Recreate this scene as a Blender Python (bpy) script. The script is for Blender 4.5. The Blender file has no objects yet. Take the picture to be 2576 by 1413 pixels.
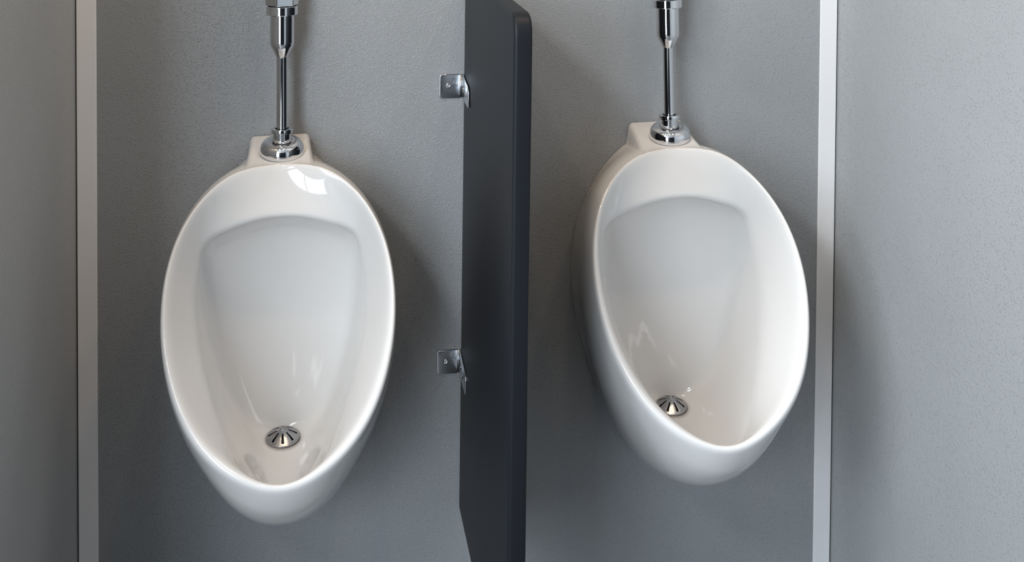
import bpy, bmesh, math, random
import numpy as np
from mathutils import Vector, Matrix, Euler

S = 1.12          # metres per wall unit
H = 1.50          # height of the camera above the floor
COL = bpy.context.scene.collection
rad = math.radians

# ------------------------------------------------------------------ materials
def new_mat(name):
    m = bpy.data.materials.new(name); m.use_nodes = True
    nt = m.node_tree; b = nt.nodes['Principled BSDF']
    return m, nt, b

def simple(name, col, rough=0.5, metal=0.0, spec=0.5, coat=0.0):
    m, nt, b = new_mat(name)
    b.inputs['Base Color'].default_value = (*col, 1)
    b.inputs['Roughness'].default_value = rough
    b.inputs['Metallic'].default_value = metal
    b.inputs['Specular IOR Level'].default_value = spec
    b.inputs['Coat Weight'].default_value = coat
    return m, nt, b

def noise_rough(nt, b, scale, lo, hi):
    tc = nt.nodes.new('ShaderNodeTexCoord'); n = nt.nodes.new('ShaderNodeTexNoise')
    n.inputs['Scale'].default_value = scale; n.inputs['Detail'].default_value = 4
    mr = nt.nodes.new('ShaderNodeMapRange')
    mr.inputs['To Min'].default_value = lo; mr.inputs['To Max'].default_value = hi
    nt.links.new(tc.outputs['Object'], n.inputs['Vector'])
    nt.links.new(n.outputs['Fac'], mr.inputs['Value'])
    nt.links.new(mr.outputs['Result'], b.inputs['Roughness'])

def pebble_wall(name, col, strength=1.0, rough=0.40, scale=95.0):
    """grey fibreglass panel with small raised pebbles"""
    m, nt, b = simple(name, col, rough, 0, 0.5)
    N = nt.nodes.new; L = nt.links.new
    tc = N('ShaderNodeTexCoord')
    warp = N('ShaderNodeTexNoise'); warp.inputs['Scale'].default_value = 60; warp.inputs['Detail'].default_value = 2
    L(tc.outputs['Object'], warp.inputs['Vector'])
    mix = N('ShaderNodeMixRGB'); mix.inputs['Fac'].default_value = 0.004
    L(tc.outputs['Object'], mix.inputs['Color1']); L(warp.outputs['Color'], mix.inputs['Color2'])
    v = N('ShaderNodeTexVoronoi'); v.feature = 'SMOOTH_F1'; v.inputs['Scale'].default_value = scale
    v.inputs['Smoothness'].default_value = 0.35
    L(mix.outputs['Color'], v.inputs['Vector'])
    # each cell gets a height of its own so that only some pebbles stand out
    mr = N('ShaderNodeMapRange'); mr.interpolation_type = 'SMOOTHSTEP'
    mr.inputs['From Min'].default_value = 0.05; mr.inputs['From Max'].default_value = 0.50
    mr.inputs['To Min'].default_value = 1.0; mr.inputs['To Max'].default_value = 0.0
    L(v.outputs['Distance'], mr.inputs['Value'])
    sp = N('ShaderNodeSeparateColor'); L(v.outputs['Color'], sp.inputs['Color'])
    pw = N('ShaderNodeMath'); pw.operation = 'POWER'; pw.inputs[1].default_value = 0.8
    L(sp.outputs['Red'], pw.inputs[0])
    mul = N('ShaderNodeMath'); mul.operation = 'MULTIPLY'
    L(mr.outputs['Result'], mul.inputs[0]); L(pw.outputs['Value'], mul.inputs[1])
    fine = N('ShaderNodeTexNoise'); fine.inputs['Scale'].default_value = 260; fine.inputs['Detail'].default_value = 3
    L(tc.outputs['Object'], fine.inputs['Vector'])
    ma = N('ShaderNodeMath'); ma.operation = 'MULTIPLY_ADD'; ma.inputs[1].default_value = 0.55
    L(fine.outputs['Fac'], ma.inputs[0]); L(mul.outputs['Value'], ma.inputs[2])
    bp = N('ShaderNodeBump'); bp.inputs['Strength'].default_value = strength; bp.inputs['Distance'].default_value = 0.00072
    L(ma.outputs['Value'], bp.inputs['Height']); L(bp.outputs['Normal'], b.inputs['Normal'])
    # faint tonal mottling of the gel coat
    big = N('ShaderNodeTexNoise'); big.inputs['Scale'].default_value = 7; big.inputs['Detail'].default_value = 3
    L(tc.outputs['Object'], big.inputs['Vector'])
    cr = N('ShaderNodeMapRange'); cr.inputs['To Min'].default_value = 0.95; cr.inputs['To Max'].default_value = 1.05
    L(big.outputs['Fac'], cr.inputs['Value'])
    hs = N('ShaderNodeHueSaturation'); hs.inputs['Color'].default_value = (*col, 1)
    L(cr.outputs['Result'], hs.inputs['Value']); L(hs.outputs['Color'], b.inputs['Base Color'])
    return m

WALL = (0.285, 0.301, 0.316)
WALL_BRIGHTENED = (0.325, 0.340, 0.354)  # same panel, colour raised to make up light missing on the side walls
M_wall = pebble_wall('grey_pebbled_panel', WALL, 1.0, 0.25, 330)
M_wall_brightened = pebble_wall('grey_pebbled_panel_brightened', WALL_BRIGHTENED, 1.0, 0.30, 330)
M_trim, nt, b = simple('white_vinyl_trim', (0.78, 0.79, 0.81), 0.40)
noise_rough(nt, b, 40, 0.35, 0.5)
M_caulk, _, _ = simple('dark_joint', (0.02, 0.02, 0.02), 0.8)
M_floor, nt, b = simple('grey_vinyl_floor', (0.12, 0.12, 0.122), 0.4)
noise_rough(nt, b, 30, 0.3, 0.55)
M_ceil, _, _ = simple('white_ceiling', (0.55, 0.55, 0.55), 0.7)
M_white, nt, b = simple('vitreous_china', (0.675, 0.669, 0.665), 0.04, 0, 0.5)
noise_rough(nt, b, 22, 0.025, 0.06)
M_chrome, nt, b = simple('polished_chrome', (0.80, 0.81, 0.83), 0.05, 1.0)
noise_rough(nt, b, 120, 0.03, 0.08)
M_steel, nt, b = simple('stainless_steel', (0.36, 0.36, 0.37), 0.24, 1.0)
noise_rough(nt, b, 200, 0.16, 0.28)
M_bracket, nt, b = simple('satin_bracket_steel', (0.55, 0.57, 0.60), 0.20, 1.0)
noise_rough(nt, b, 200, 0.15, 0.25)
M_black, _, _ = simple('drain_hole_black', (0.008, 0.008, 0.008), 0.6)
M_panel, nt, b = simple('charcoal_partition_plastic', (0.0095, 0.0110, 0.0138), 0.44, 0, 0.13)
def panel_grain():
    tc = nt.nodes.new('ShaderNodeTexCoord'); n = nt.nodes.new('ShaderNodeTexNoise')
    n.inputs['Scale'].default_value = 420; n.inputs['Detail'].default_value = 2
    bp = nt.nodes.new('ShaderNodeBump'); bp.inputs['Strength'].default_value = 0.25; bp.inputs['Distance'].default_value = 0.0004
    nt.links.new(tc.outputs['Object'], n.inputs['Vector']); nt.links.new(n.outputs['Fac'], bp.inputs['Height'])
    nt.links.new(bp.outputs['Normal'], b.inputs['Normal'])
panel_grain()

# ------------------------------------------------------------------ helpers
def link(name, me, mat, parent=None, smooth=True):
    o = bpy.data.objects.new(name, me); COL.objects.link(o)
    if mat: me.materials.append(mat)
    if smooth:
        for p in me.polygons: p.use_smooth = True
    if parent: o.parent = parent
    return o

def from_bm(name, bm, mat, parent=None, smooth=True):
    bmesh.ops.recalc_face_normals(bm, faces=bm.faces)
    me = bpy.data.meshes.new(name); bm.to_mesh(me); bm.free()
    return link(name, me, mat, parent, smooth)

def add_box(bm, x0, x1, y0, y1, z0, z1, bev=0.0, seg=2):
    r = bmesh.ops.create_cube(bm, size=1)
    vs = r['verts']
    for v in vs:
        v.co = Vector(((x0+x1)/2 + v.co.x*(x1-x0), (y0+y1)/2 + v.co.y*(y1-y0), (z0+z1)/2 + v.co.z*(z1-z0)))
    if bev:
        es = list({e for v in vs for e in v.link_edges})
        bmesh.ops.bevel(bm, geom=es, offset=bev, segments=seg, profile=0.5, affect='EDGES')

def box(name, lim, mat, parent=None, bev=0.0, seg=2):
    bm = bmesh.new(); add_box(bm, *lim, bev, seg)
    return from_bm(name, bm, mat, parent, smooth=False)

def add_lathe(bm, prof, cx=0, cy=0, n=64, axis='z', cz=0):
    """prof: list of (radius, height); closed at ends where the radius is 0"""
    rings = []
    for r, h in prof:
        if r < 1e-6:
            co = (cx, cy, cz+h) if axis == 'z' else (cx, cy+h, cz)
            rings.append([bm.verts.new(co)])
        else:
            ring = []
            for k in range(n):
                a = 2*math.pi*k/n
                if axis == 'z': co = (cx+r*math.cos(a), cy+r*math.sin(a), cz+h)
                elif axis == 'y': co = (cx+r*math.cos(a), cy+h, cz+r*math.sin(a))
                else: co = (cx+h, cy+r*math.cos(a), cz+r*math.sin(a))
                ring.append(bm.verts.new(co))
            rings.append(ring)
    for A, B in zip(rings[:-1], rings[1:]):
        if len(A) == 1 and len(B) == 1: continue
        for k in range(n):
            k2 = (k+1) % n
            if len(A) == 1: bm.faces.new((A[0], B[k], B[k2]))
            elif len(B) == 1: bm.faces.new((A[k], B[0], A[k2]))
            else: bm.faces.new((A[k], B[k], B[k2], A[k2]))

def lathe(name, prof, mat, parent=None, sharp=None, n=64, **kw):
    bm = bmesh.new(); add_lathe(bm, prof, n=n, **kw)
    o = from_bm(name, bm, mat, parent)
    if sharp:
        mark_sharp(o.data, sharp)
    return o

def mark_sharp(me, deg):
    bm = bmesh.new(); bm.from_mesh(me)
    for e in bm.edges:
        if len(e.link_faces) == 2 and e.calc_face_angle(0) > rad(deg): e.smooth = False
    bm.to_mesh(me); bm.free()

def empty(name, loc, rot=(0, 0, 0)):
    o = bpy.data.objects.new(name, None); COL.objects.link(o)
    o.location = loc; o.rotation_euler = rot; o.empty_display_size = 0.05
    return o

def tag(o, label=None, cat=None, group=None, kind=None):
    if label: o['label'] = label
    if cat: o['category'] = cat
    if group: o['group'] = group
    if kind: o['kind'] = kind
    return o

# ------------------------------------------------------------------ urinal body
def splmat(n, T):
    tk = np.linspace(0, 1, n); h = tk[1]-tk[0]
    A = np.zeros((n, n)); B = np.zeros((n, n))
    A[0, 0] = A[-1, -1] = 2; A[0, 1] = A[-1, -2] = 1            # level ends
    B[0, 0] = B[-1, -1] = -6/h**2; B[0, 1] = B[-1, -2] = 6/h**2
    for i in range(1, n-1):
        A[i, i-1] = 1; A[i, i] = 4; A[i, i+1] = 1
        B[i, i-1] = 6/h**2; B[i, i] = -12/h**2; B[i, i+1] = 6/h**2
    Mm = np.linalg.solve(A, B); out = np.zeros((len(T), n))
    for k, t in enumerate(T):
        i = min(int(t/h), n-2); a = (tk[i+1]-t)/h; c = (t-tk[i])/h
        r = np.zeros(n); r[i] += a; r[i+1] += c
        r += ((a**3-a)*Mm[i]+(c**3-c)*Mm[i+1])*h*h/6
        out[k] = r
    return out

Q_RIM = [0.16087, 0.15448, 0.15106, 0.15002, 0.14821, 0.14806, 0.14871, 0.1463, 0.14177,
         -0.10419, -0.12113, -0.14292, -0.18304, -0.23128, -0.27523, -0.31682, -0.34128, -0.34828,
         0.14617, 0.15432, 0.15837, 0.16305, 0.16861, 0.17363, 0.17706, 0.18104, 0.18616, -0.616]
Q_CRE = [0.14567, 0.14006, 0.13563, 0.12325, 0.12036, 0.12227, 0.12472, 0.13654, 0.15379,
         -0.12877, -0.12687, -0.11879, -0.11656, -0.13365, -0.16557, -0.20723, -0.25237, -0.29706,
         0.10208, 0.09791, 0.10298, 0.11321, 0.12672, 0.14386, 0.16389, 0.18821, 0.21332, -0.64158]
Q_OUT = [0.22394, 0.20585, 0.16966, 0.12453, 0.0957, 0.09264, 0.10747,
         0.36278, 0.33609, 0.30176, 0.25879, 0.21706, 0.19188, 0.17162,
         -0.00218, 0.00236, 0.00657, 0.01016, 0.03386, 0.07548, 0.11983,
         0.54326, 0.5364, 0.52919, 0.55463, 0.61697, 0.7209, 0.84007]
OUT_ZC = -0.82852
DRAIN = (-0.0015, -0.068, -0.8910)      # centre of the drain opening (wall units)
DRAIN_R = 0.0250
SHELF_HW = 0.046

def bez2(a, c, e, s): return (1-s)**2*a + 2*s*(1-s)*c + s*s*e
def bez3(a, c, d, e, s): return (1-s)**3*a + 3*s*(1-s)**2*c + 3*s*s*(1-s)*d + s**3*e
def smax(a, c, k):
    h = np.clip(0.5+0.5*(a-c)/k, 0, 1)
    return c*(1-h)+a*h + k*h*(1-h)

def urinal_mesh():
    # half-loop parameter, denser near the top where the shelf stands
    u = np.linspace(0, 1, 150)
    T = np.where(u < 0.45, u*0.20/0.45, 0.20+(u-0.45)*0.80/0.55)
    # smooth the change of density
    T = 0.5*(T + np.interp(np.clip(u+0.05, 0, 1), u, T)*0 + T)
    ang = T*np.pi; sn = np.sin(ang); cs = np.cos(ang)
    S9 = splmat(9, T); S7 = splmat(7, T)
    q = np.array(Q_RIM)
    rw, ry, rz = sn*(S9@q[:9]), S9@q[9:18], q[27]+cs*(S9@q[18:27])
    q = np.array(Q_CRE)
    cw, cy, cz = sn**0.8*(S9@q[:9]), S9@q[9:18], q[27]+cs*(S9@q[18:27])
    q = np.array(Q_OUT)
    w0, z0, y0 = sn*(S7@q[:7]), OUT_ZC+cs*(S7@q[7:14]), 0*sn
    rimP = np.stack([rw, ry, rz], -1); creP = np.stack([cw, cy, cz], -1)
    # the rounded lip leaves the inner edge outwards (u) in the plane of the rim, then turns down
    NR = np.array([0, -0.793, 0.61])
    tg = np.gradient(rimP, T, axis=0); tg /= np.linalg.norm(tg, axis=1)[:, None]
    tg[0] = (1, 0, 0); tg[-1] = (-1, 0, 0)
    uo = np.cross(NR, tg); uo /= np.linalg.norm(uo, axis=1)[:, None]
    fl = np.clip((T-0.25)/0.6, 0, 1); fl = fl*fl*(3-2*fl)
    la, lb = (0.006+0.008*fl)[:, None], (0.004+0.008*fl)[:, None]
    rimO = rimP + uo*la - NR*lb
    lipC = rimP + uo*la*0.85 + NR*lb*0.10
    ow, oy, oz = rimO[:, 0], rimO[:, 1], rimO[:, 2]
    tw, tz = np.gradient(ow, T), np.gradient(oz, T); nr = np.hypot(tw, tz)+1e-9
    nx, nz = -tz/nr, tw/nr
    o, yf = S7@q[14:21], S7@q[21:28]
    w1, z1, y1 = ow+nx*o, oz+nz*o, oy*yf
    w1[0] = w1[-1] = 0
    creP[0, 0] = creP[-1, 0] = rimP[0, 0] = rimP[-1, 0] = rimO[0, 0] = rimO[-1, 0] = 0
    P0 = np.stack([w0, y0, z0], -1); P1 = np.stack([w1, y1, z1], -1)
    rows = []
    outer = [bez2(P0, P1, rimO, s) for s in np.linspace(0, 1, 34)]
    # shelf over the top: a flat-topped boss
    def shelf(R):
        R = R.copy(); x = np.abs(R[:, 0]); y = R[:, 1]
        plane = -0.4482+y*0.205
        half = SHELF_HW + np.clip(-y-0.02, 0, 1)*0.06
        d = x-half
        r = 0.008                       # rounded shoulder of the boss
        drop = np.where(d > -r, (np.sqrt(np.clip((d+r), 0, None)**2+1e-9))**2/(2*r), 0)
        drop = np.where(d > 0, r/2+d*1.0, drop)
        drop = np.where(d > 0.0, r/2 + d*1.0 + np.clip(d, 0, 0.02)**2*130, drop)
        drop = drop*np.where(d > 0, 3.2, 1.6)
        hgt = plane-drop
        z = R[:, 2]
        top = T < 0.32
        R[:, 2] = np.where(top, smax(hgt, z, 0.010)-0.0025*np.exp(-np.abs(hgt-z)/0.01), z)
        return R
    # band inside
    t_in = np.clip((T-0.0)/1.0, 0, 1)
    mid = 0.5*(rimP+creP)
    # slight hollow of the band (towards the wall)
    hol = 0.003*np.exp(-((T-0.35)/0.3)**2)
    mid = mid + np.stack([0*T, hol, 0*T], -1)
    def band(s): return bez2(rimP, mid, creP, s)
    dist = np.linalg.norm(creP-rimP, axis=1)[:, None]
    rows += [shelf(r) for r in outer]
    Ash = rows[-1]
    for s in (0.12, 0.25, 0.38, 0.5, 0.62, 0.75, 0.88): rows.append(bez2(Ash, lipC, rimP, s))
    b0 = np.clip(0.004/np.maximum(dist, 1e-4), 0, 0.30)
    for s in np.linspace(0, 1, 16)[:-2]: rows.append(band(b0+(1-b0)*s*0.96))
    i0, i1 = 29, 46
    for _ in range(5):                                        # ease the lip's profile
        R = np.array(rows[i0-1:i1+2]); R[1:-1] = 0.5*R[1:-1]+0.25*(R[:-2]+R[2:]); rows[i0-1:i1+2] = list(R)
    # crease: round it, then the cavity behind it
    # end ring round the drain, angle so that t=0 is the rear
    er = np.stack([DRAIN_R*sn, DRAIN[1]+DRAIN_R*cs, DRAIN[2]+DRAIN_R*0.10*cs], -1)
    k = np.clip(T, 0, 1)
    # control points of the cavity spokes
    tt = np.array([0.0, 0.12, 0.25, 0.40, 0.55, 0.70, 0.85, 1.0])
    c1w = np.interp(k, tt, [0.0, 0.056, 0.100, 0.117, 0.114, 0.095, 0.057, 0.0])
    c1y = np.interp(k, tt, [-0.015, -0.015, -0.018, -0.028, -0.052, -0.112, -0.210, -0.272])
    c1z = np.interp(k, tt, [-0.525, -0.545, -0.575, -0.628, -0.705, -0.795, -0.866, -0.890])
    c2w = np.interp(k, tt, [0.0, 0.050, 0.085, 0.095, 0.085, 0.065, 0.040, 0.0])
    c2y = np.interp(k, tt, [-0.030, -0.030, -0.034, -0.045, -0.075, -0.120, -0.160, -0.175])
    c2z = np.interp(k, tt, [-0.872, -0.876, -0.884, -0.890, -0.894, -0.897, -0.898, -0.899])
    ker = np.exp(-0.5*(np.arange(-14, 15)/6.0)**2); ker /= ker.sum()
    def sm(a, odd=False):
        left = a[14:0:-1]; right = a[-2:-16:-1]
        if odd: left, right = -left, -right
        return np.convolve(np.concatenate([left, a, right]), ker, 'valid')
    C1 = np.stack([sm(c1w, True), sm(c1y), sm(c1z)], -1); C2 = np.stack([sm(c2w, True), sm(c2y), sm(c2z)], -1)
    def cav(s): return bez3(creP, C1, C2, er, s)
    Ain = rows[-1]; Bin = cav(0.055)
    for s in np.linspace(0.1, 0.9, 9): rows.append(bez2(Ain, creP, Bin, s))
    for s in np.concatenate([np.linspace(0.055, 0.92, 44), [0.96, 1.0]]): rows.append(cav(s))
    n = len(T); full = []
    for r in rows:
        r = r.copy(); r[0, 0] = 0; r[-1, 0] = 0
        m = r[::-1][1:-1].copy(); m[:, 0] *= -1
        full.append(np.concatenate([r, m])*S)
    full.append(full[-1]*np.array([0.5, 1, 1]) + 0)          # down the outlet
    ring = full[-2].copy(); c = np.array(DRAIN)*S
    full[-1] = c+(ring-c)*np.array([0.8, 0.8, 1])+np.array([0, 0, -0.02])
    nv = full[0].shape[0]
    verts = np.concatenate(full); verts[:, 2] += H
    faces = []
    for i in range(len(full)-1):
        for j in range(nv):
            j2 = (j+1) % nv
            faces.append((i*nv+j, i*nv+j2, (i+1)*nv+j2, (i+1)*nv+j))
    faces.append(tuple(range(nv))[::-1])                       # back, against the wall
    faces.append(tuple((len(full)-1)*nv+j for j in range(nv)))
    me = bpy.data.meshes.new('ceramic_body'); me.from_pydata(verts.tolist(), [], faces); me.update()
    bm = bmesh.new(); bm.from_mesh(me); bmesh.ops.recalc_face_normals(bm, faces=bm.faces)
    for f in bm.faces:
        f.smooth = len(f.verts) == 4
    bm.to_mesh(me); bm.free()
    return me

# the origin of the urinal's frame: on the wall, 0.75 wall units below the eye
CEN = Vector((0, 0, -0.75*S+H))
def urinal(x, z, rz, ry, slot_turn, lab):
    root = empty('urinal', (x*S, -0.0015, CEN.z+z*S), (0, 0, 0))
    root.rotation_mode = 'QUATERNION'
    root.rotation_quaternion = (Matrix.Rotation(ry, 3, 'Y') @ Matrix.Rotation(rz, 3, 'Z')).to_quaternion()
    tag(root, lab, 'urinal', 'wall-hung urinals')
    me = BODY
    o = bpy.data.objects.new('ceramic_body', me); COL.objects.link(o); o.parent = root
    o.location = -CEN
    return root

BODY = urinal_mesh(); BODY.materials.append(M_white)
from mathutils.bvhtree import BVHTree
SHELF = BVHTree.FromPolygons([v.co.copy() for v in BODY.vertices], [tuple(p.vertices) for p in BODY.polygons])

def loc(p):          # wall units -> frame of the urinal root
    return Vector((p[0]*S, p[1]*S, p[2]*S+H)) - CEN

def drain(root, turn):
    c = loc(DRAIN); r = 0.0250*S; h = 0.0122*S
    e = root
    # strainer dome with eight radial slots cut through it
    bm = bmesh.new()
    nseg, nr = 320, 56
    prof = []
    for i in range(nr+1):
        k = i/nr; rr = r*k
        prof.append((rr, h*(1-k**1.55)))
    rings = []
    for i, (rr, hh) in enumerate(prof):
        if i == 0: rings.append([bm.verts.new((0, 0, hh))]); continue
        rings.append([bm.verts.new((rr*math.cos(2*math.pi*j/nseg), rr*math.sin(2*math.pi*j/nseg), hh)) for j in range(nseg)])
    def slot(i, j):
        k = (i+0.5)/nr
        if not 0.32 < k < 0.86: return False
        a = 2*math.pi*(j+0.5)/nseg
        d = (a-turn) % (math.pi/4); d = min(d, math.pi/4-d)
        hw = 0.045+0.035*(k-0.32)/0.54
        return d*k < hw
    for i in range(nr):
        for j in range(nseg):
            j2 = (j+1) % nseg
            if slot(i, j): continue
            if i == 0: bm.faces.new((rings[0][0], rings[1][j], rings[1][j2]))
            else: bm.faces.new((rings[i][j], rings[i+1][j], rings[i+1][j2], rings[i][j2]))
    # rim lip turning down
    low = [bm.verts.new((r*1.01*math.cos(2*math.pi*j/nseg), r*1.01*math.sin(2*math.pi*j/nseg), -0.004)) for j in range(nseg)]
    for j in range(nseg):
        j2 = (j+1) % nseg; bm.faces.new((rings[-1][j], low[j], low[j2], rings[-1][j2]))
    d = from_bm('drain_strainer', bm, M_steel, root)
    d.location = c + Vector((0, 0, 0.0035)); d.rotation_euler = (rad(8), 0, 0)
    sol = d.modifiers.new('thick', 'SOLIDIFY'); sol.thickness = 0.0012; sol.offset = -1
    tag(d, 'domed steel drain strainer with radial slots')
    # dark outlet under the slots
    k = lathe('outlet', [(0, 0.002), (r*0.93, 0.002), (r*0.93, -0.004), (0, -0.004)], M_black, d)
    k.location = (0, 0, -0.0015)
    s = lathe('drain_screw', [(0, 0.0006), (0.0016, 0.0006), (0.0017, 0.0014), (0.0034, 0.0017), (0.0044, 0.0012), (0.0047, 0.0), (0.0052, -0.0008)], M_steel, d, n=32)
    s.location = (0, 0, h-0.0006)

def flush_pipe(root, lab, grp, bx, lean):
    """chrome flush tube standing on the shelf; a thing of its own"""
    base = (bx, -0.060, -0.4620)
    # where the shelf really lies under the flange: height in the middle and fall towards the front
    R = 0.0325*S
    def shelf_z(dx, dy):
        h = SHELF.ray_cast(Vector((base[0]*S+dx, base[1]*S+dy, base[2]*S+H+0.05)), Vector((0, 0, -1)))
        return h[0].z if h[0] else base[2]*S+H
    zf, zb = shelf_z(0, -R*0.9), shelf_z(0, R*0.9)
    slope = (zb-zf)/(1.8*R)
    zc = max(shelf_z(R*0.94*math.cos(k*0.3927), R*0.94*math.sin(k*0.3927)) - slope*R*0.94*math.sin(k*0.3927) for k in range(16))
    zc = max(zc, shelf_z(0, 0)); lift = zc - (base[2]*S+H) + 0.0003
    t = empty('flush_pipe', (0, 0, 0))
    t.matrix_world = Matrix.Translation(root.location) @ root.rotation_quaternion.to_matrix().to_4x4() @ Matrix.Translation(loc(base)) @ Matrix.Rotation(lean, 4, 'Y')
    tag(t, lab, 'pipe', grp)
    # heights above the shelf, metres
    def zz(v): return (v+0.0035-base[2])*S
    # escutcheon: low dome seated on the shelf
    e = lathe('escutcheon', [(R*0.95, 0.0003), (R*0.975, 0.0), (R*0.99, 0.002), (R, 0.0052), (R*0.985, 0.0102), (R*0.935, 0.0150), (R*0.85, 0.0190), (R*0.74, 0.0215), (R*0.62, 0.0224), (R*0.52, 0.0217), (R*0.46, 0.0200), (R*0.42, 0.0190)], M_chrome, t, n=96)
    e.location = (0, 0, lift); e.rotation_euler = (math.atan(slope), 0, 0)
    rn = 0.0138*S
    lathe('collar', [(rn*0.9, 0.017), (rn*0.98, 0.018), (rn, 0.0195), (rn*0.99, 0.034), (rn*1.0, 0.035), (rn*1.16, 0.0355), (rn*1.18, 0.037), (rn*1.18, 0.041), (rn*1.14, 0.0425), (rn*0.75, 0.0425)], M_chrome, t, sharp=35, n=80)
    rt = 0.0083*S; ru = 0.0182*S
    lathe('tube', [(rt, 0.02), (rt, zz(-0.3215)), (rt*1.05, zz(-0.3195))], M_chrome, t, n=64)
    lathe('reducer', [(rt*1.03, zz(-0.3200)), (rt*1.12, zz(-0.3190)), (ru*0.90, zz(-0.3050)), (ru*0.98, zz(-0.3015)), (ru, zz(-0.2970)), (ru, zz(-0.250))], M_chrome, t, n=80)
    rc = 0.0236*S
    lathe('coupling_nut', [(ru, zz(-0.2565)), (rc*0.97, zz(-0.2565)), (rc, zz(-0.2555)), (rc, zz(-0.2440)), (rc*0.97, zz(-0.2432)), (ru, zz(-0.2432))], M_chrome, t, sharp=30, n=80)
    # hexagonal union above it, going up out of the picture
    bm = bmesh.new(); add_lathe(bm, [(ru, zz(-0.2432)), (rc*1.02, zz(-0.2425)), (rc*1.06, zz(-0.2410)), (rc*1.06, zz(-0.205)), (rc*0.98, zz(-0.2035)), (ru, zz(-0.2035))], n=6)
    o = from_bm('union_nut', bm, M_chrome, t, smooth=False); o.rotation_euler = (0, 0, rad(12))
    bv = o.modifiers.new('edge', 'BEVEL'); bv.width = 0.0012; bv.segments = 2
    # flush valve body above
    lathe('valve_body', [(ru*0.9, zz(-0.2040)), (ru*1.05, zz(-0.200)), (ru*1.05, zz(-0.15)), (ru*1.45, zz(-0.14)), (ru*1.5, zz(-0.10)), (ru*1.35, zz(-0.06)), (ru*0.9, zz(-0.045)), (0, zz(-0.043))], M_chrome, t, sharp=40, n=64)
    # stop pipe back to the wall
    lathe('supply_arm', [(0.010*S, 0.0), (0.010*S, -base[1]*S-0.012), (0.026, -base[1]*S-0.010), (0.027, -base[1]*S-0.004), (0.024, -base[1]*S-0.0005)], M_chrome, t, axis='y', cz=zz(-0.115), n=48)
    return t

# placed from the fit: x offset, z offset, turn about the vertical, lean
uL = urinal(-0.02341, 0.0, 0.02182, -0.01418, 0, 'white ceramic urinal left of the charcoal partition, drain fully in view')
uR = urinal(0.58410, 0.00047, -0.01937, -0.03039, 0, 'white ceramic urinal right of the charcoal partition, lip partly covering its drain')
drain(uL, rad(-90)); drain(uR, rad(-100+22.5))
pL = flush_pipe(uL, 'chrome flush pipe rising from the urinal left of the partition', 'chrome flush pipes', 0.0032, rad(0.8))
pR = flush_pipe(uR, 'chrome flush pipe rising from the urinal right of the partition', 'chrome flush pipes', 0.0068, 0.0)

# ------------------------------------------------------------------ partition
PX = 0.2592*S; PT = 0.0227*S; PF = -0.4605*S
Z_TOP_F = -0.200*S+H; Z_BOT = -1.0600*S+H
def partition():
    yb = -0.006
    zt_b = Z_TOP_F
    pts = [(yb, Z_BOT), (PF, Z_BOT), (PF, Z_TOP_F), (yb, zt_b)]
    # round the corners of the outline
    out = []
    rr = [0.012, 0.02, 0.035, 0.012]
    for i, (p, r) in enumerate(zip(pts, rr)):
        p = Vector(p); a = Vector(pts[i-1]); c = Vector(pts[(i+1) % 4])
        d1 = (a-p).normalized()*r; d2 = (c-p).normalized()*r
        for s in np.linspace(0, 1, 9): out.append(bez2(p+d1, p, p+d2, float(s)))
    bm = bmesh.new()
    A = [bm.verts.new((0, q[0], q[1])) for q in out]; B = [bm.verts.new((PT, q[0], q[1])) for q in out]
    n = len(out)
    bm.faces.new(A); bm.faces.new(B[::-1])
    for i in range(n): bm.faces.new((A[i], B[i], B[(i+1) % n], A[(i+1) % n]))
    bmesh.ops.recalc_face_normals(bm, faces=bm.faces)
    es = [e for e in bm.edges if abs(e.verts[0].co.x-e.verts[1].co.x) < 1e-6]
    bmesh.ops.bevel(bm, geom=es, offset=0.0050, segments=5, profile=0.5, affect='EDGES', clamp_overlap=True)
    root = empty('privacy_partition', (PX, 0, Z_BOT), (0, 0, 0))
    tag(root, 'charcoal grey partition panel standing between the two urinals', 'partition')
    for v in bm.verts: v.co.z -= Z_BOT
    o = from_bm('panel', bm, M_panel, root)
    mark_sharp(o.data, 50)
    root.rotation_euler = (0, rad(0.40), rad(0.06))
    root.location.x -= 0.0062
    return root
part = partition()

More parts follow.
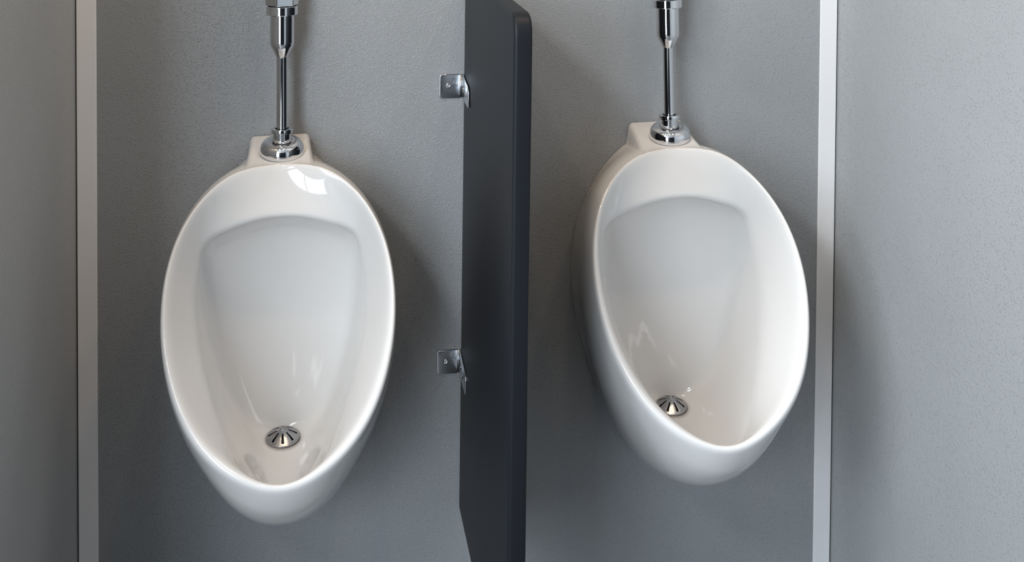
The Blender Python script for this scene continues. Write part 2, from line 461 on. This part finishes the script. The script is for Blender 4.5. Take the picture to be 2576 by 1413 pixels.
# ------------------------------------------------------------------ brackets
def screw(name, mat, parent, p, axis):
    s = lathe(name, [(0, 0.0024), (0.0011, 0.0023), (0.0013, 0.0012), (0.0018, 0.0012), (0.0020, 0.0028), (0.0034, 0.0024), (0.0046, 0.0012), (0.0050, 0.0)], mat, parent, n=28)
    s.location = p
    s.rotation_euler = (rad(90), 0, 0) if axis == 'y' else (0, rad(-90), 0)
    return s
def bracket(zc, lab, px0, dz):
    root = empty('partition_bracket', (px0, 0, zc)); tag(root, lab, 'bracket', 'steel partition brackets')
    W = 0.0374; h = 0.0213
    bm = bmesh.new(); add_box(bm, 0, W, -0.0030, -0.0003, -h, h, 0)
    es = [e for e in bm.edges if abs(e.verts[0].co.y-e.verts[1].co.y) > 0.001 and min(e.verts[0].co.x, e.verts[1].co.x) < 0.001]
    bmesh.ops.bevel(bm, geom=es, offset=0.005, segments=5, profile=0.5, affect='EDGES')
    es = [e for e in bm.edges if e.verts[0].co.y < -0.002 and e.verts[1].co.y < -0.002]
    bmesh.ops.bevel(bm, geom=es, offset=0.0012, segments=3, profile=0.5, affect='EDGES')
    from_bm('wall_plate', bm, M_bracket, root)
    # leg along the face of the panel, its top edge falling towards the front
    bm = bmesh.new()
    out = [(-0.0003, h), (-0.012, h), (-0.072, h-0.006), (-0.086, h-0.011), (-0.089, h-0.017), (-0.089, -h+0.002), (-0.084, -h), (-0.0003, -h)]
    x0, x1 = LEG_X-0.0022, LEG_X
    A = [bm.verts.new((x0, a, b_)) for a, b_ in out]; B = [bm.verts.new((x1, a, b_)) for a, b_ in out]
    n = len(out); bm.faces.new(A); bm.faces.new(B[::-1])
    for i in range(n): bm.faces.new((A[i], B[i], B[(i+1) % n], A[(i+1) % n]))
    bmesh.ops.recalc_face_normals(bm, faces=bm.faces)
    bmesh.ops.bevel(bm, geom=list(bm.edges), offset=0.0007, segments=2, profile=0.5, affect='EDGES')
    add_box(bm, W-0.001, x0+0.001, -0.0012, -0.0003, -h+0.001, h-0.001)      # bend between plate and leg
    from_bm('panel_leg', bm, M_bracket, root)
    screw('screw', M_chrome, root, (0.0158, -0.0028, 0.0012), 'y')
    screw('screw', M_chrome, root, (x0+0.0004, -0.030, -0.002), 'x')
    screw('screw', M_chrome, root, (x0+0.0004, -0.060, -0.004), 'x')
    root.rotation_euler = (0, rad(0.22), rad(-0.14))
    return root
LEG_X = 0.0425
bracket(-0.3808*S+H, 'upper steel angle bracket joining the partition to the wall', 0.2462, 0)
bracket(-0.8234*S+H, 'lower steel angle bracket joining the partition to the wall', 0.2436, 0)

# ------------------------------------------------------------------ the room
XL, XR = -0.3291*S, 0.8920*S
XLo = -1.75; YF = -2.75; YS = -0.82; ZC = 2.30; TH = 0.08
def struct(name, lim, mat, bev=0):
    o = box(name, lim, mat, None, bev); return tag(o, kind='structure')
struct('wall_back', (XLo-TH, XR+TH, 0, TH, 0, ZC), M_wall)
struct('wall_right', (XR, XR+TH, YF, 0, 0, ZC), M_wall_brightened)
struct('wall_left', (XL-TH, XL, YS, 0, 0, ZC), M_wall_brightened)
struct('floor', (XLo-TH, XR+TH, YF-TH, TH, -TH, 0), M_floor)
struct('ceiling', (XLo-TH, XR+TH, YF-TH, TH, ZC, ZC+TH), M_ceil)

def walls_with_hole(name, axis, c0, c1, a0, a1, h0, h1, z0, z1, mat):
    """wall slab with a rectangular opening: a0..a1 is the run, h0..h1 the opening on it, z0..z1 its heights"""
    bm = bmesh.new()
    for lo, hi, zz0, zz1 in ((a0, h0, 0, ZC), (h1, a1, 0, ZC), (h0, h1, 0, z0), (h0, h1, z1, ZC)):
        if hi-lo < 1e-4 or zz1-zz0 < 1e-4: continue
        if axis == 'x': add_box(bm, lo, hi, c0, c1, zz0, zz1)
        else: add_box(bm, c0, c1, lo, hi, zz0, zz1)
    return tag(from_bm(name, bm, mat, None, False), kind='structure')
W1 = (-2.55, -1.28, 1.25, 2.12)      # side window: run, heights
W2 = (-1.58, -0.62, 0.12, 2.12)      # glazed front door
P_SIDE, P_FRONT, P_LOW, P_PUCK, P_FILL = 57, 39, 20, 1.5, 38
def wall_slots(name, holes, mat):
    bm = bmesh.new(); x = XLo
    for h0, h1, z0, z1 in holes:
        add_box(bm, x, h0, YF-TH, YF, 0, ZC); add_box(bm, h0, h1, YF-TH, YF, 0, z0); add_box(bm, h0, h1, YF-TH, YF, z1, ZC); x = h1
    add_box(bm, x, XR, YF-TH, YF, 0, ZC)
    return tag(from_bm(name, bm, mat, None, False), kind='structure')
wall_slots('wall_front', [W2], M_panel)  # unseen wall, given the charcoal finish to darken the chrome's reflections
walls_with_hole('wall_side', 'y', XLo-TH, XLo, YF, 0, W1[0], W1[1], W1[2], W1[3], M_wall_brightened)

def trim(name, x0, x1, gap):
    bm = bmesh.new(); add_box(bm, x0, x1, -0.0032, 0, 0, ZC, 0.0012, 2)
    o = from_bm(name, bm, M_trim, None, False); tag(o, kind='structure')
    bm = bmesh.new(); add_box(bm, gap[0], gap[1], -0.0012, 0.0, 0, ZC)
    tag(from_bm(name.replace('trim', 'trim_joint') if False else 'joint', bm, M_caulk, o, False), 'dark joint beside the strip')
trim('trim_1', -0.3276*S, -0.2989*S, (XL, -0.3273*S))
trim('trim_2', 0.8602*S, 0.8903*S, (0.8900*S, XR))

# ------------------------------------------------------------------ light
def area(name, loc_, rot, sx, sy, power, col):
    l = bpy.data.lights.new(name, 'AREA'); l.shape = 'RECTANGLE'; l.size = sx; l.size_y = sy
    l.energy = power; l.color = col
    o = bpy.data.objects.new(name, l); COL.objects.link(o); o.location = loc_; o.rotation_euler = rot
    return o
def window(name, axis, c, a0, a1, z0, z1):
    """plastic frame with one mullion round an opening in a wall"""
    bm = bmesh.new(); w = 0.045
    bars = [(a0, a1, z0, z0+w), (a0, a1, z1-w, z1), (a0, a0+w, z0+w, z1-w), (a1-w, a1, z0+w, z1-w), ((a0+a1)/2-0.02, (a0+a1)/2+0.02, z0+w, z1-w)]
    for p, q, r, s_ in bars:
        if axis == 'x': add_box(bm, p, q, c-0.03, c+0.03, r, s_)
        else: add_box(bm, c-0.03, c+0.03, p, q, r, s_)
    return tag(from_bm(name, bm, M_trim, None, False), kind='structure')
window('window_1', 'y', XLo-0.04, *W1)
window('door_1', 'x', YF-0.04, *W2)
DAY = (0.84, 0.935, 1.02)
area('daylight_side', (XLo-0.005, (W1[0]+W1[1])/2, (W1[2]+W1[3])/2), (0, rad(-90), 0), W1[3]-W1[2]-0.1, W1[1]-W1[0]-0.1, P_SIDE, DAY)
area('daylight_front', ((W2[0]+W2[1])/2, YF-0.005, 1.66), (rad(90), 0, 0), W2[1]-W2[0]-0.1, 0.84, P_FRONT, DAY)
area('daylight_low', ((W2[0]+W2[1])/2, YF-0.005, 0.68), (rad(90), 0, 0), W2[1]-W2[0]-0.1, 1.0, P_LOW, DAY)

def glow(col, strength):
    m, nt, b = new_mat('lamp_diffuser'); b.inputs['Base Color'].default_value = (0.8, 0.8, 0.8, 1)
    b.inputs['Emission Color'].default_value = (*col, 1); b.inputs['Emission Strength'].default_value = strength
    return m
def puck(x, y, power, col, lab):
    r = empty('ceiling_spotlight', (x, y, ZC)); tag(r, lab, 'lamp', 'ceiling spotlights')
    lathe('ring', [(0.032, 0), (0.040, 0), (0.040, -0.004), (0.034, -0.008), (0.028, -0.006), (0.028, 0)], M_trim, r, n=40)
    lathe('diffuser', [(0, -0.003), (0.028, -0.003)], glow(col, 4), r, n=40)
    l = bpy.data.lights.new('spot_glow', 'AREA'); l.shape = 'DISK'; l.size = 0.052; l.energy = power; l.color = col
    o = bpy.data.objects.new('spot_glow', l); COL.objects.link(o); o.location = (x, y, ZC-0.0055)
WARM = (1.0, 0.77, 0.54)
for y, rown in ((-0.48, 'nearer the wall'), (-0.82, 'farther from the wall')):
    for x, nm in ((-0.20, 'left end'), (0.13, 'second from left'), (0.47, 'third from left'), (0.80, 'right end')):
        puck(x, y, P_PUCK, WARM, 'small round warm ceiling spotlight, %s of the row %s' % (nm, rown))
r = empty('ceiling_fill_light', (-0.85, -1.70, ZC)); tag(r, 'added fill light, a long white rectangle on the unseen ceiling left of the urinal bay', 'lamp')  # unseen fill light, added to bring up the brightness of the bay
box('housing', (-0.19, 0.19, -0.54, 0.54, -0.035, -0.001), M_trim, r, 0.006)
box('diffuser', (-0.17, 0.17, -0.52, 0.52, -0.0365, -0.0352), glow((1, 1, 0.98), 3), r)
area('fill_glow', (-0.85, -1.70, ZC-0.039), (0, 0, 0), 0.33, 1.02, P_FILL, (0.98, 1.0, 1.0))

w = bpy.data.worlds.new('sky'); bpy.context.scene.world = w; w.use_nodes = True
w.node_tree.nodes['Background'].inputs['Color'].default_value = (0.8, 0.9, 1.0, 1)
w.node_tree.nodes['Background'].inputs['Strength'].default_value = 0.10

# ------------------------------------------------------------------ camera
yaw, pitch, roll = 0.1698279707023111, 0.028534378436353227, 0.006107445404306075
cyw, syw, cp, sp = math.cos(yaw), math.sin(yaw), math.cos(pitch), math.sin(pitch)
F = Vector((syw*cp, cyw*cp, -sp)); R0 = Vector((cyw, -syw, 0)); U0 = R0.cross(F)
Rv = math.cos(roll)*R0+math.sin(roll)*U0; Uv = -math.sin(roll)*R0+math.cos(roll)*U0
cd = bpy.data.cameras.new('camera'); cam = bpy.data.objects.new('camera', cd); COL.objects.link(cam)
mw = Matrix((Rv, Uv, -F)).transposed().to_4x4(); mw.translation = Vector((0.0262217*S, -1.8*S, H))
cam.matrix_world = mw
cd.sensor_fit = 'HORIZONTAL'; cd.sensor_width = 36
cd.lens = 2882.3238/2576*36
cd.shift_x = 0; cd.shift_y = -(706.5+304.0718)/2576
cd.clip_start = 0.02
sc = bpy.context.scene; sc.camera = cam
sc.view_settings.view_transform = 'Standard'; sc.view_settings.look = 'None'
sc.view_settings.gamma = 1; sc.view_settings.exposure = 0
sc.view_settings.use_curve_mapping = False
